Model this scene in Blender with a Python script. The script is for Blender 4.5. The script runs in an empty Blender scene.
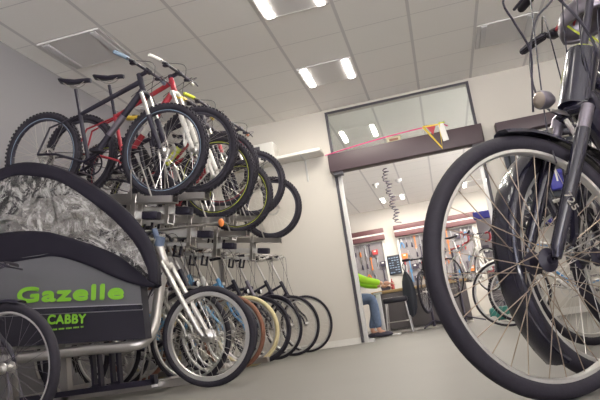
import bpy, bmesh, math, random
from math import sin, cos, pi, radians as rad, tan, atan2, sqrt
from mathutils import Vector as V, Matrix as M, noise
random.seed(7)
sc = bpy.context.scene
C = bpy.context.collection
I4 = M.Identity(4)

# ------------------------------------------------------------------ materials
def mat(name, col, rough=.5, metal=0.0, bump=0.0, bscale=60, var=0.0, vscale=8, emis=None, coat=0.0, spec=.5):
    m = bpy.data.materials.new(name); m.use_nodes = True
    nt = m.node_tree; b = nt.nodes['Principled BSDF']
    b.inputs['Base Color'].default_value = (*col, 1); b.inputs['Roughness'].default_value = rough
    b.inputs['Metallic'].default_value = metal; b.inputs['Coat Weight'].default_value = coat
    b.inputs['Specular IOR Level'].default_value = spec
    tc = nt.nodes.new('ShaderNodeTexCoord')
    if var:
        n = nt.nodes.new('ShaderNodeTexNoise'); n.inputs['Scale'].default_value = vscale; n.inputs['Detail'].default_value = 4
        nt.links.new(tc.outputs['Object'], n.inputs['Vector'])
        mx = nt.nodes.new('ShaderNodeMix'); mx.data_type = 'RGBA'
        mx.inputs['A'].default_value = (*[max(0, c*(1-var)) for c in col], 1)
        mx.inputs['B'].default_value = (*[min(1, c*(1+var)) for c in col], 1)
        nt.links.new(n.outputs['Fac'], mx.inputs['Factor']); nt.links.new(mx.outputs['Result'], b.inputs['Base Color'])
    if bump:
        n = nt.nodes.new('ShaderNodeTexNoise'); n.inputs['Scale'].default_value = bscale; n.inputs['Detail'].default_value = 3
        nt.links.new(tc.outputs['Object'], n.inputs['Vector'])
        bp = nt.nodes.new('ShaderNodeBump'); bp.inputs['Strength'].default_value = bump; bp.inputs['Distance'].default_value = .004
        nt.links.new(n.outputs['Fac'], bp.inputs['Height']); nt.links.new(bp.outputs['Normal'], b.inputs['Normal'])
    if emis:
        b.inputs['Emission Color'].default_value = (*emis[0], 1); b.inputs['Emission Strength'].default_value = emis[1]
    return m

K = {}
def pm(key, *a, **k):
    K[key] = mat(key, *a, **k); return K[key]
pm('tyre', (.019, .016, .026), .75, var=.25, vscale=30, bump=.3, bscale=90)
pm('tyre_worn', (.065, .055, .07), .7, var=.3, vscale=20, bump=.3, bscale=120)
pm('tyre_brown', (.25, .11, .07), .75, var=.15)
pm('tyre_cream', (.72, .62, .36), .7, var=.1)
pm('black', (.018, .015, .030), .42)
pm('gloss_black', (.015, .014, .028), .18, coat=.5)
pm('matte_black', (.021, .018, .033), .6, var=.2)
pm('rubber', (.018, .015, .026), .8)
pm('steel', (.58, .56, .54), .28, 1.0)
pm('alu', (.62, .60, .58), .35, 1.0)
pm('alu_paint', (.58, .56, .54), .32, .75, var=.05)
pm('spoke', (.60, .57, .53), .3, .9)
pm('spoke_bronze', (.42, .34, .27), .35, .85)
pm('bronze_lens', (.45, .38, .32), .15, .5)
pm('spoke_dark', (.22, .2, .24), .35, .8)
pm('rim_silver', (.70, .69, .68), .32, .8)
pm('rim_black', (.035, .033, .05), .4)
pm('chain', (.25, .23, .25), .35, .9)
pm('red', (.40, .028, .045), .35, coat=.3)
pm('white', (.75, .73, .70), .4)
pm('blue', (.12, .33, .62), .35, coat=.3)
pm('light_blue', (.2, .42, .65), .35, coat=.3)
pm('lime', (.55, .62, .05), .4)
pm('green', (.25, .75, .03), .45)
pm('yellow', (.75, .55, .08), .45)
pm('grey_blue', (.24, .33, .44), .4)
pm('orange', (.8, .25, .06), .4)
pm('brown_leather', (.22, .1, .06), .6)
pm('lens', (.85, .85, .85), .08, 0, coat=1)
pm('pink', (.75, .08, .25), .5)
pm('teal', (.03, .2, .17), .4)

def glass_mat(name, tint, rough=.0, refl=.12):
    m = bpy.data.materials.new(name); m.use_nodes = True; nt = m.node_tree; nt.nodes.clear()
    o = nt.nodes.new('ShaderNodeOutputMaterial'); t = nt.nodes.new('ShaderNodeBsdfTransparent')
    g = nt.nodes.new('ShaderNodeBsdfGlossy'); mx = nt.nodes.new('ShaderNodeMixShader'); f = nt.nodes.new('ShaderNodeFresnel')
    f.inputs['IOR'].default_value = 1.5
    ad = nt.nodes.new('ShaderNodeMath'); ad.operation = 'MULTIPLY_ADD'; ad.inputs[1].default_value = 1.6; ad.inputs[2].default_value = refl; ad.use_clamp = True
    t.inputs['Color'].default_value = (*tint, 1); g.inputs['Roughness'].default_value = rough
    nt.links.new(f.outputs[0], ad.inputs[0]); nt.links.new(ad.outputs[0], mx.inputs[0])
    nt.links.new(t.outputs[0], mx.inputs[1]); nt.links.new(g.outputs[0], mx.inputs[2]); nt.links.new(mx.outputs[0], o.inputs['Surface'])
    return m
K['glass'] = glass_mat('glass', (.9, .92, .9), 0, .10)

def foil_mat():
    m = bpy.data.materials.new('clear_foil'); m.use_nodes = True; nt = m.node_tree; nt.nodes.clear()
    N = nt.nodes.new; L = nt.links.new
    o = N('ShaderNodeOutputMaterial'); t = N('ShaderNodeBsdfTransparent'); t.inputs['Color'].default_value = (.88, .87, .86, 1)
    p = N('ShaderNodeBsdfPrincipled'); p.inputs['Base Color'].default_value = (.70, .68, .67, 1); p.inputs['Roughness'].default_value = .16
    p.inputs['Specular IOR Level'].default_value = 1.0
    tc = N('ShaderNodeTexCoord'); n = N('ShaderNodeTexNoise'); n.inputs['Scale'].default_value = 6; n.inputs['Detail'].default_value = 5; n.inputs['Distortion'].default_value = 1.2
    n.inputs['Roughness'].default_value = .7
    L(tc.outputs['Object'], n.inputs['Vector'])
    bp = N('ShaderNodeBump'); bp.inputs['Strength'].default_value = 1.0; bp.inputs['Distance'].default_value = .06
    L(n.outputs['Fac'], bp.inputs['Height']); L(bp.outputs['Normal'], p.inputs['Normal'])
    n2 = N('ShaderNodeTexNoise'); n2.inputs['Scale'].default_value = 5; n2.inputs['Detail'].default_value = 9; n2.inputs['Distortion'].default_value = 3
    n2.inputs['Roughness'].default_value = .75
    L(tc.outputs['Object'], n2.inputs['Vector'])
    r = N('ShaderNodeMapRange'); r.inputs[1].default_value = .46; r.inputs[2].default_value = .60; r.inputs[3].default_value = .07; r.inputs[4].default_value = .75
    L(n2.outputs['Fac'], r.inputs[0])
    mx = N('ShaderNodeMixShader'); L(r.outputs[0], mx.inputs[0]); L(t.outputs[0], mx.inputs[1]); L(p.outputs[0], mx.inputs[2]); L(mx.outputs[0], o.inputs['Surface'])
    return m
K['foil'] = foil_mat()

# ------------------------------------------------------------------ mesh builder
class MB:
    def __init__(s, xf=I4): s.v = []; s.f = []; s.sm = []; s.xf = xf
    def add(s, vs, fs, smooth=True):
        n = len(s.v); s.v += [s.xf @ V(p) for p in vs]; s.f += [[i+n for i in f] for f in fs]; s.sm += [smooth]*len(fs); return s
    def box(s, c, d, rot=None):
        x, y, z = [q/2 for q in d]; vs = [V((i*x, j*y, k*z)) for i in (-1, 1) for j in (-1, 1) for k in (-1, 1)]
        if rot is not None: vs = [rot @ p for p in vs]
        vs = [p+V(c) for p in vs]
        return s.add(vs, [(0, 1, 3, 2), (4, 6, 7, 5), (0, 4, 5, 1), (2, 3, 7, 6), (0, 2, 6, 4), (1, 5, 7, 3)], False)
    def rbox(s, c, d, r=.01, rot=None, seg=2):   # bevelled box
        bm = bmesh.new(); bmesh.ops.create_cube(bm, size=1)
        for v in bm.verts: v.co = V((v.co.x*d[0], v.co.y*d[1], v.co.z*d[2]))
        bmesh.ops.bevel(bm, geom=bm.edges[:], offset=min(r, min(d)*.49), segments=seg, affect='EDGES', profile=.5)
        vs = [(rot @ v.co if rot is not None else v.co)+V(c) for v in bm.verts]; bm.verts.index_update()
        fs = [[v.index for v in f.verts] for f in bm.faces]; bm.free()
        return s.add(vs, fs, True)
    def tube(s, pts, r, seg=8, cap=True, closed=False, flat=None):
        pts = [V(p) for p in pts]; n = len(pts); rr = r if isinstance(r, (list, tuple)) else [r]*n
        vs = []; up = None
        for i in range(n):
            if closed: t = pts[(i+1) % n]-pts[i-1]
            else: t = pts[min(i+1, n-1)]-pts[max(i-1, 0)]
            t.normalize()
            if up is None:
                up = V((0, 0, 1)) if abs(t.z) < .9 else V((0, 1, 0))
            a = t.cross(up); a.normalize(); b = a.cross(t); b.normalize(); up = b
            for k in range(seg):
                an = 2*pi*k/seg; fl = flat or 1
                vs.append(pts[i]+a*cos(an)*rr[i]+b*sin(an)*rr[i]*fl)
        fs = [(i*seg+k, i*seg+(k+1) % seg, (i+1)*seg+(k+1) % seg, (i+1)*seg+k) for i in range(n-1) for k in range(seg)]
        if closed: fs += [((n-1)*seg+k, (n-1)*seg+(k+1) % seg, (k+1) % seg, k) for k in range(seg)]
        elif cap: fs += [list(range(seg))[::-1], list(range((n-1)*seg, n*seg))]
        return s.add(vs, fs)
    def lathe(s, prof, c, ax='y', seg=32, a0=0, a1=2*pi, close=True):
        # prof: (radius, height along axis)
        full = abs(a1-a0-2*pi) < 1e-6; m = seg if full else seg+1; n = len(prof); vs = []
        for i in range(m):
            a = a0+(a1-a0)*i/seg
            for r, h in prof:
                p = V((r*cos(a), h, r*sin(a))) if ax == 'y' else (V((r*cos(a), r*sin(a), h)) if ax == 'z' else V((h, r*cos(a), r*sin(a))))
                vs.append(p+V(c))
        fs = []
        for i in range(seg):
            j = (i+1) % m
            for k in range(n if close else n-1):
                l = (k+1) % n
                fs.append((i*n+k, i*n+l, j*n+l, j*n+k))
        if not full and close: fs += [list(range(n)), list(range(seg*n, seg*n+n))[::-1]]
        return s.add(vs, fs)
    def ball(s, c, d, seg=12, rot=None):
        vs = []; fs = []; R = seg//2
        for i in range(R+1):
            for k in range(seg):
                th = pi*i/R; a = 2*pi*k/seg
                p = V((d[0]*sin(th)*cos(a), d[1]*sin(th)*sin(a), d[2]*cos(th)))
                if rot is not None: p = rot @ p
                vs.append(p+V(c))
        for i in range(R):
            for k in range(seg): fs.append((i*seg+k, (i+1)*seg+k, (i+1)*seg+(k+1) % seg, i*seg+(k+1) % seg))
        return s.add(vs, fs)
    def sheet(s, A, B, m=1, thick=0.0, f=None):  # ruled surface between two curves
        n = len(A); vs = []
        for j in range(m+1):
            for i in range(n):
                p = V(A[i]).lerp(V(B[i]), j/m)
                if f: p = f(p, i/(n-1), j/m)
                vs.append(p)
        return s.add(vs, [(j*n+i, j*n+i+1, (j+1)*n+i+1, (j+1)*n+i) for j in range(m) for i in range(n-1)])
    def prism(s, poly, y0, y1):  # poly in xz
        n = len(poly); vs = [(p[0], y0, p[1]) for p in poly]+[(p[0], y1, p[1]) for p in poly]
        fs = [list(range(n)), list(range(n, 2*n))[::-1]]+[(i, i+n, (i+1) % n+n, (i+1) % n) for i in range(n)]
        return s.add(vs, fs, False)
    def build(s, name, m, parent=None, kind=None, label=None):
        me = bpy.data.meshes.new(name); me.from_pydata([tuple(p) for p in s.v], [], s.f)
        me.polygons.foreach_set('use_smooth', s.sm)
        me.materials.append(K[m] if isinstance(m, str) else m)
        bm = bmesh.new(); bm.from_mesh(me); bmesh.ops.remove_doubles(bm, verts=bm.verts[:], dist=1e-5); bmesh.ops.recalc_face_normals(bm, faces=bm.faces[:]); bm.to_mesh(me); bm.free()
        try: me.set_sharp_from_angle(angle=rad(45))
        except Exception: pass
        o = bpy.data.objects.new(name, me); C.objects.link(o)
        if parent is not None: o.parent = parent
        if kind: o['kind'] = kind
        if label: o['label'] = label
        return o

def spl(pts, n=24):  # catmull-rom
    pts = [V(p) for p in pts]; P = [pts[0]*2-pts[1]]+pts+[pts[-1]*2-pts[-2]]; out = []; m = len(pts)-1
    for i in range(n+1):
        t = i/n*m; k = min(int(t), m-1); u = t-k; a, b, c, d = P[k:k+4]
        out.append(.5*((2*b)+(c-a)*u+(2*a-5*b+4*c-d)*u*u+(3*b-a-3*c+d)*u**3))
    return out

def thing(name, label, cat, loc=(0, 0, 0), rot=(0, 0, 0), group=None):
    o = bpy.data.objects.new(name, None); C.objects.link(o); o.location = loc; o.rotation_euler = rot; o.empty_display_size = .1
    o['label'] = label; o['category'] = cat
    if group: o['group'] = group
    return o
def tag(o, label, cat, group=None):
    o['label'] = label; o['category'] = cat
    if group: o['group'] = group
    return o
def struct(o): o['kind'] = 'structure'; return o

# ------------------------------------------------------------------ wheels
def wheel(root, name, hub, r, tw, rim='rim_silver', tyre='tyre', nsp=32, xf=I4, indiv=False, knobs=False, rotor=False,
          hubr=.02, hubw=.10, stripe=None, spoke='spoke', sr=.0011, seg=56, rimh=.018, hubmat='alu', tlabel=None):
    hx, hy, hz = hub; Rm = r-tw/2
    b = MB(xf); prof = [(Rm+tw/2*cos(2*pi*k/10), tw/2*sin(2*pi*k/10)) for k in range(10)]
    b.lathe(prof, hub, seg=seg)
    if knobs:
        n = 66
        for i in range(n):
            for j, (off, rr) in enumerate(((-.62, .80), (0, 1.0), (.62, .80))):
                a = 2*pi*(i+(.5 if j == 1 else 0))/n
                c = V((hx+(Rm+tw/2*rr)*cos(a), hy+off*tw*.55, hz+(Rm+tw/2*rr)*sin(a)))
                b.box(c, (.010, tw*.26, .017), M.Rotation(-a, 3, 'Y'))
    t = b.build(name, tyre, root, label=tlabel)
    rw = max(.018, tw*.55)/2; ro = r-tw+.004; ri = ro-rimh
    b = MB(xf); b.lathe([(ro, -rw), (ro, rw), (ri+.004, rw), (ri, rw*.55), (ri, -rw*.55), (ri+.004, -rw)], hub, seg=seg); b.build('rim', rim, t)
    if stripe:
        b = MB(xf)
        for sgn in (-1, 1): b.lathe([(ro-.002, sgn*(rw+.0003)), (ro-.002, sgn*(rw+.002)), (ro-.006, sgn*(rw+.002)), (ro-.006, sgn*(rw+.0003))], hub, seg=seg)
        b.build('rim_stripe', stripe, t)
    b = MB(xf); w = hubw/2
    b.lathe([(.006, -w), (.012, -w), (.013, -w*.8), (hubr+.008, -w*.62), (hubr+.008, -w*.55), (hubr*.75, -w*.45), (hubr*.75, w*.45), (hubr+.008, w*.55), (hubr+.008, w*.62), (.013, w*.8), (.012, w), (.006, w)], hub, seg=16)
    b.build('hub', hubmat, t)
    acc = MB(xf)
    for i in range(nsp):
        side = 1 if i % 2 else -1; pr_ = (i//2) % 2
        a = 2*pi*i/nsp; ah = a+(0.95 if pr_ else -.95)*(1 if nsp > 24 else .7)
        p0 = V((hx+(hubr+.005)*cos(ah), hy+side*w*.58, hz+(hubr+.005)*sin(ah))); p1 = V((hx+(ri+.002)*cos(a), hy+side*.002, hz+(ri+.002)*sin(a)))
        if indiv:
            q = MB(xf); q.tube([p0, p1], sr, 5, cap=False); q.build('spoke', spoke, t)
        else: acc.tube([p0, p1], sr, 3, cap=False)
    if not indiv: acc.build('spokes', spoke, t)
    if rotor:
        b = MB(xf); y = hy+w*.75
        b.lathe([(.078, y-hy-.001), (.08, y-hy+.001), (.062, y-hy+.001), (.062, y-hy-.001)], hub, seg=28)
        for k in range(6):
            a = 2*pi*k/6; b.tube([(hx+.02*cos(a), y, hz+.02*sin(a)), (hx+.068*cos(a+.5), y, hz+.068*sin(a+.5))], .003, 4)
        b.build('brake_disc', 'steel', t)
    return t

def steer(pt, d, ang):   # rotation about axis through pt dir d
    return M.Translation(pt) @ M.Rotation(ang, 4, V(d)) @ M.Translation(-V(pt))

# ------------------------------------------------------------------ bicycle
def bike(label, hub=None, yaw=0.0, pitch=0.0, rootloc=None, roll=0.0, r=.35, tw=.045, wb=1.08, style='mtb', fork='susp', bars='flat', col='black', col2=None,
         forkcol='black', rim='rim_black', tyre='tyre', spoke='spoke', grip='rubber', saddle='black', st=0.0, fender=None, light=False,
         rotor=False, knobs=False, stripe=None, ha=70, indiv=False, group=None, hubr=.02, saddlez=.98, cut=False, barz=None, ftext=None,
         barcol='black', htw=.022, bz=None, sr=.0012, seg=56, barh=0.0, tag_='bicycle', basket=False, rimh=.018, stays=False, ftw=None, fa=45, stemcol=None, hubmat='alu', dt=0):
    if rootloc is None:
        u = V((cos(yaw)*sin(pitch), -sin(yaw)*sin(pitch), cos(pitch))); rootloc = V(hub)-u*r
    R = thing('bicycle', label, 'bicycle', rootloc, (roll, pitch, -yaw), group)
    F = V((0, 0, r)); Rh = V((-wb, 0, r)); BB = V((-wb+.44, 0, .29))
    tn = tan(rad(ha)); rake = .045
    def xs(z): return -rake-(z-r)/tn
    fl = .43 if fork == 'susp' else .385
    zb = r+fl; hl = .12 if style == 'mtb' else .17
    if bz: zb = bz
    zt = zb+hl
    HB = V((xs(zb), 0, zb)); HT = V((xs(zt), 0, zt)); ax = (HT-HB).normalized()
    X = steer(HB, ax, st) if st else I4
    sa = rad(73); sL = .43 if style == 'mtb' else .46
    ST = BB+V((-cos(sa), 0, sin(sa)))*sL
    # frame
    b = MB()
    b.tube([HB-ax*.005, HT+ax*.005], htw, 12)
    b.tube([BB, ST], .016, 10); b.lathe([(.005, -.038), (.022, -.038), (.022, .038), (.005, .038)], BB, seg=14)
    if style == 'mtb':
        b.tube([HT-ax*.03, ST-V((0, 0, .02))], [.021, .016], 10); b.tube([HB+ax*.025, BB], [.027, .024], 10)
    elif style == 'road':
        b.tube([HT-ax*.03, ST-V((0, 0, .01))], .016, 8); b.tube([HB+ax*.03, BB], .018, 8)
    elif style == 'city':
        b.tube([HT-ax*.04, ST-V((0, 0, .05))], .016, 8); b.tube([HB+ax*.03, BB], .019, 8)
    elif style == 'trek':
        b.tube([HT-ax*.05, ST-V((0, 0, .16))], .024, 10); b.tube([HB+ax*.04, BB+V((.02, 0, .02))], [.038+dt, .04+dt], 12)
    else:
        b.tube(spl([HT-ax*.04, HT+V((-.14, 0, -.22)), BB+V((.05, 0, .22)), BB+(ST-BB)*.33], 14), .015, 8); b.tube(spl([HB+ax*.02, HB+V((-.1, 0, -.24)), BB+V((.1, 0, .03)), BB], 14), .018, 8)
    for sgn in (-1, 1):
        y = sgn*.062
        b.tube([ST+V((0, sgn*.012, -.03)), V((-wb+.07, sgn*.035, r+.22)), Rh+V((0, y, 0))], .008, 6); b.tube([BB+V((-.01, sgn*.02, 0)), Rh+V((.16, sgn*.045, 0)), Rh+V((0, y, 0))], .010, 6)
    b.build('frame', col, R)
    if col2:
        b = MB(); d0 = (HB+ax*.025); dd = BB-d0
        b.tube([d0+dd*.35, d0+dd*.62], .0276 if style == 'mtb' else .021, 10, cap=False); b.build('frame_decal', col2, R)
    if style == 'trek' and col2 is None and htw > .04:
        b = MB(); b.tube([HT-ax*.004, HT+ax*.012], htw*.8+.002, 16); e1 = HT-ax*.03+V((htw*.5, -htw*.9, 0)); b.tube([e1, e1-ax*.05], .006, 6); b.build('frame_decal', 'lime', R)
    # seatpost, saddle
    sp = ST+V((-cos(sa), 0, sin(sa)))*(saddlez-ST.z-.06)
    b = MB(); b.tube([ST, sp], .0138, 8); b.build('seatpost', 'black' if style == 'mtb' else 'alu', R)
    b = MB(); sx = sp.x-.01; z = saddlez
    secs = [(.15, .012, -.005), (.13, .02, .0), (.07, .024, .0), (0, .032, -.004), (-.06, .058, 0), (-.10, .070, .006), (-.125, .06, .010), (-.135, .03, .008)]
    vs = []; sg = 12
    for (dx, hw, dz) in secs:
        for k in range(sg):
            a = 2*pi*k/sg; hh = .016 if sin(a) > 0 else .022
            vs.append((sx+dx, hw*cos(a), z+dz+hh*sin(a)))
    fs = [(i*sg+k, i*sg+(k+1) % sg, (i+1)*sg+(k+1) % sg, (i+1)*sg+k) for i in range(len(secs)-1) for k in range(sg)]+[list(range(sg)), list(range((len(secs)-1)*sg, len(secs)*sg))]
    b.add(vs, fs)
    sd = b.build('saddle', saddle, R)
    b = MB()
    for sgn in (-1, 1): b.tube(spl([(sx+.1, sgn*.012, z-.01), (sx+.04, sgn*.02, z-.045), (sx-.04, sgn*.02, z-.045), (sx-.1, sgn*.03, z-.01)], 8), .0035, 5)
    b.build('saddle_rail', 'steel', sd)
    # fork
    b = MB(X); fk = .058 if fork == 'susp' else .05
    if fork == 'susp':
        cr = HB-ax*.02
        b.tube([cr+V((0, -fk-.008, 0)), cr+V((.012, 0, .012)), cr+V((0, fk+.008, 0))], .02, 10)
        off = V((.022, 0, 0))
        for sgn in (-1, 1):
            top = cr+V((0, sgn*fk, 0))+off*.3; bot = F+V((0, sgn*fk, 0)); mid = top.lerp(bot, .42 if style == 'mtb' else .17)
            b.tube([top, mid], .011, 8)
            b.tube([mid, mid.lerp(bot, .1), bot+V((-.012, 0, .03)), bot], [.022, .0215, .018, .013], 10)
        b.tube(spl([top.lerp(bot, .46)*1+V((0, -2*fk, 0)) if False else V((cr.lerp(F, .46).x+.02, -fk, cr.lerp(F, .46).z)), V((cr.lerp(F, .3).x+.05, 0, r+tw*.2+.03 if r+.05 < cr.z-.05 else cr.z-.05)), V((cr.lerp(F, .46).x+.02, fk, cr.lerp(F, .46).z))], 8), .011, 6)
        fo = b.build('fork', forkcol, R)
        b = MB(X)
        for sgn in (-1, 1):
            top = cr+V((0, sgn*fk, 0))+off*.3; bot = F+V((0, sgn*fk, 0)); b.tube([top, top.lerp(bot, .45 if style == 'mtb' else .2)], .0155 if style == 'mtb' else .019, 10)
        b.build('stanchion', 'alu' if style == 'mtb' else 'spoke_dark', fo)
    else:
        cr = HB-ax*.01
        b.tube([cr+V((0, -fk*.8, -.005)), cr+V((0, 0, .01)), cr+V((0, fk*.8, -.005))], .014, 8)
        for sgn in (-1, 1):
            b.tube(spl([cr+V((0, sgn*fk*.8, 0)), cr.lerp(F, .5)+V((-.012, sgn*fk, 0)), F+V((-.02, sgn*fk, .08)), F+V((0, sgn*fk, 0))], 10), [.014]*5+[.012]*3+[.009]*3, 8)
        fo = b.build('fork', forkcol, R)
    if ftext:
        add_text(ftext, 'fork_lettering', 'spoke', fo, X @ M.Translation((HB-ax*.02).lerp(F, .66)+V((0.012, fk+.0225, 0))) @ M.Rotation(rad(180), 4, 'Z') @ M.Rotation(pi/2, 4, 'X') @ M.Rotation(rad(-68), 4, 'Z'), .034)
    wheel(R, 'front_wheel', F, r, tw, rim, tyre, 32 if r > .3 else 28, X, indiv, knobs, rotor, hubr, .095, stripe, spoke, sr, seg, rimh, hubmat)
    wheel(R, 'rear_wheel', Rh, r, tw, rim, tyre, 32, I4, False, knobs, rotor, .022, .11, stripe, spoke, sr, seg, rimh)
    # crank
    b = MB(); b.lathe([(.078, .046), (.09, .046), (.09, .050), (.078, .050)], BB, seg=32)
    for k in range(5):
        a = 2*pi*k/5; b.tube([BB+V((0, .048, 0)), BB+V((.082*cos(a), .048, .082*sin(a)))], .006, 5)
    y0 = -.05
    ca = rad(20)
    for sgn in (-1, 1):
        e = V((cos(ca)*.17*sgn, sgn*-.075, sin(ca)*.17*sgn)); b.tube([BB+V((0, sgn*-.05, 0)), BB+e], [.013, .009], 8)
    ck = b.build('crankset', 'black' if style in ('mtb', 'trek') else 'steel', R)
    for sgn in (-1, 1):
        e = V((cos(ca)*.17*sgn, sgn*-.12, sin(ca)*.17*sgn)); q = MB(); q.rbox(BB+e, (.09, .075, .022), .006); q.build('pedal', 'rubber', ck)
    b = MB(); yc = .048
    b.tube([BB+V((0, yc, .088)), Rh+V((0, yc, .045))], .005, 5); b.tube([BB+V((0, yc, -.088)), Rh+V((0, yc, -.045))], .005, 5)
    b.lathe([(.02, yc-.012), (.045, yc-.004), (.045, yc+.004), (.02, yc+.006)], Rh, seg=20)
    b.build('chain', 'chain', R)
    # fenders
    if fender:
        fw = (ftw or tw+.018)/2; fr = r+.016
        pf = [(fr-.012, -fw), (fr-.002, -fw*.8), (fr+.003, 0), (fr-.002, fw*.8), (fr-.012, fw), (fr-.014, fw), (fr-.004, fw*.75), (fr, 0), (fr-.004, -fw*.75), (fr-.014, -fw)]
        b = MB(X); b.lathe(pf, F, seg=26, a0=rad(fa), a1=rad(195))
        q = b.build('front_fender', fender, R)
        b = MB(X)
        for sgn in (-1, 1):
            a = rad(165); b.tube([F+V((0, sgn*.05, 0)), F+V((fr*cos(a), sgn*fw, fr*sin(a)))], .002, 4)
            if stays:
                a = rad(45); b.tube([F+V((0, sgn*.05, 0)), F+V((fr*cos(a), sgn*fw, fr*sin(a)))], .002, 4)
        b.build('fender_stay', 'steel', q)
        b = MB(); b.lathe(pf, Rh, seg=28, a0=rad(10), a1=rad(205)); b.build('rear_fender', fender, R)
    # stem + bars
    zbar = (barz or zt+.09); Q = V((xs(zbar), 0, zbar))
    b = MB(X)
    if bars == 'flat' and not barz:
        b.tube([HT, HT+ax*.035], .021, 12); b.tube([HT+ax*.02, HT+ax*.04+V((.075, 0, .01))], .017, 10); Q = HT+ax*.04+V((.08, 0, .012))
    else:
        b.tube([HT, Q], .012, 10); b.tube([Q, Q+V((.06, 0, .015))], .014, 10); Q = Q+V((.065, 0, .017))
    b.lathe([(.005, -.025), (.021, -.025), (.021, .025), (.005, .025)], Q, seg=12)
    b.build('stem', stemcol or ('black' if bars == 'flat' else 'alu'), R)
    b = MB(X)
    if bars == 'flat':
        W = .34; ph = [(-.06, -W, .022), (-.03, -W+.12, .02), (0, -.09, 0), (0, .09, 0), (-.03, W-.12, .02), (-.06, W, .022)]
    elif bars == 'sweep':
        W = .29; ph = [(-.24, -W, .05), (-.10, -W+.005, .05), (.02, -W+.09, .045), (.03, -.10, .02), (0, -.04, 0), (0, .04, 0), (.03, .10, .02), (.02, W-.09, .045), (-.10, W-.005, .05), (-.24, W, .05)]
    else:
        W = .21; ph = [(-.02, -W, -.13), (.07, -W, -.12), (.10, -W, -.06), (.08, -W, -.005), (.02, -W+.01, 0), (0, -W+.05, 0), (0, W-.05, 0), (.02, W-.01, 0), (.08, W, -.005), (.10, W, -.06), (.07, W, -.12), (-.02, W, -.13)]
    pts = [Q+V(p) for p in ph]
    pts = spl(pts, 36) if bars != 'flat' else spl(pts, 20)
    if bars == 'drop':
        b.tube(pts[13:24], .013, 8); hb = b.build('handlebar', 'black', R)
        for seq in (pts[:15], pts[22:]):
            q = MB(X); q.tube(seq, .016, 8); q.build('bar_tape', grip, hb)
    else:
        b.tube(pts, .0115, 8); hb = b.build('handlebar', barcol, R)
        gl = 5 if bars == 'flat' else 6
        for seq, o in ((pts[:gl][::-1], -1), (pts[-gl:], 1)):
            q = MB(X); e = seq[-1]; k = seq[-1]-seq[-2]; q.tube([seq[0].lerp(e, .0), *seq[1:-1], e, e+k.normalized()*.012], [.016]*(len(seq))+[.012], 10); q.build('grip', grip, hb)
    for sgn in (-1, 1):
        g = pts[3 if bars == 'flat' else (8 if bars == 'sweep' else 8)] if sgn < 0 else pts[-4 if bars == 'flat' else -9]
        q = MB(X)
        if bars == 'flat':
            c = g+V((.01, -sgn*.06, -.004)); q.tube([c+V((-.01, 0, 0)), c+V((.03, 0, -.012))], .012, 7); q.tube(spl([c+V((.03, 0, -.012)), c+V((.05, sgn*.03, -.02)), c+V((.045, sgn*.11, -.03))], 6), .006, 6); q.rbox(c+V((.01, -sgn*.02, -.02)), (.05, .035, .02), .007)
        elif bars == 'sweep':
            c = g; q.tube([c, c+V((0, 0, -.018))], .011, 7); q.tube(spl([c+V((0, 0, -.018)), c+V((-.05, sgn*.01, -.045)), c+V((-.12, sgn*.005, -.04))], 6), .005, 6)
        else:
            c = Q+V((.085, sgn*.21, .0)); q.tube(spl([c, c+V((.05, 0, .02)), c+V((.07, 0, .045))], 5), .014, 7); q.tube(spl([c+V((.06, 0, .01)), c+V((.07, 0, -.05)), c+V((.045, 0, -.1))], 5), .005, 6)
        q.build('brake_lever', 'black' if bars != 'sweep' else 'alu', hb)
    # cables
    b = MB(X)
    fz = F.lerp(HB, .45)
    for sgn in (-1, 1):
        g = Q+V((.02, sgn*(.19 if bars != 'drop' else .2), .01))
        if sgn < 0: b.tube(spl([g, Q+V((.12, -.10, .0)), HB+V((.09, -.03, -.02)), fz+V((.03, .05, .06))], 14), .0024, 5)
        else: b.tube(spl([g, Q+V((.11, .10, -.02)), HT+V((.05, .04, -.09)), HB+V((-.12, .02, -.04))], 14), .0024, 5)
    b.tube(spl([Q+V((.02, .16, 0)), Q+V((.10, .03, -.04)), HT+V((.04, -.03, -.1)), HB+V((-.1, -.015, -.03))], 14), .0022, 5)
    b.build('brake_cable', 'black', hb)
    if light:
        c = HB+V((.10 if indiv else .09, -.01, .03)) if light is True else V(light)
        b = MB(X); b.lathe([(.0, -.035), (.014, -.032), (.025, -.015), (.028, .010), (.026, .016), (0, .016)], (0, 0, 0), ax='x', seg=20, close=False); b.v = [p+(X @ c-X @ V((0, 0, 0))) for p in b.v]
        hl_ = b.build('headlight', 'gloss_black' if not (fender == 'alu' or indiv) else 'spoke_dark', R)
        b = MB(X); b.lathe([(0, .022), (.016, .022), (.024, .016), (.024, .012), (0, .012)], (0, 0, 0), ax='x', seg=20, close=False); b.v = [p+(X @ c-X @ V((0, 0, 0))) for p in b.v]; b.build('lens', 'bronze_lens' if indiv else 'lens', hl_)
        b = MB(X); b.tube([c+V((-.02, 0, -.03)), cr+V((.02, 0, 0))], .006, 6); b.build('bracket', 'steel', hl_)
    # caliper brake
    if not rotor and fork != 'none':
        b = MB(X); c = cr.lerp(F, .12)+V((.035, 0, -.01))
        for sgn in (-1, 1): b.tube([c+V((0, sgn*.045, -.07)), c+V((.005, sgn*.05, -.02)), c+V((.005, sgn*.03, .03))], .007, 6)
        b.build('brake_caliper', 'alu', fo)
    return R

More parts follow.
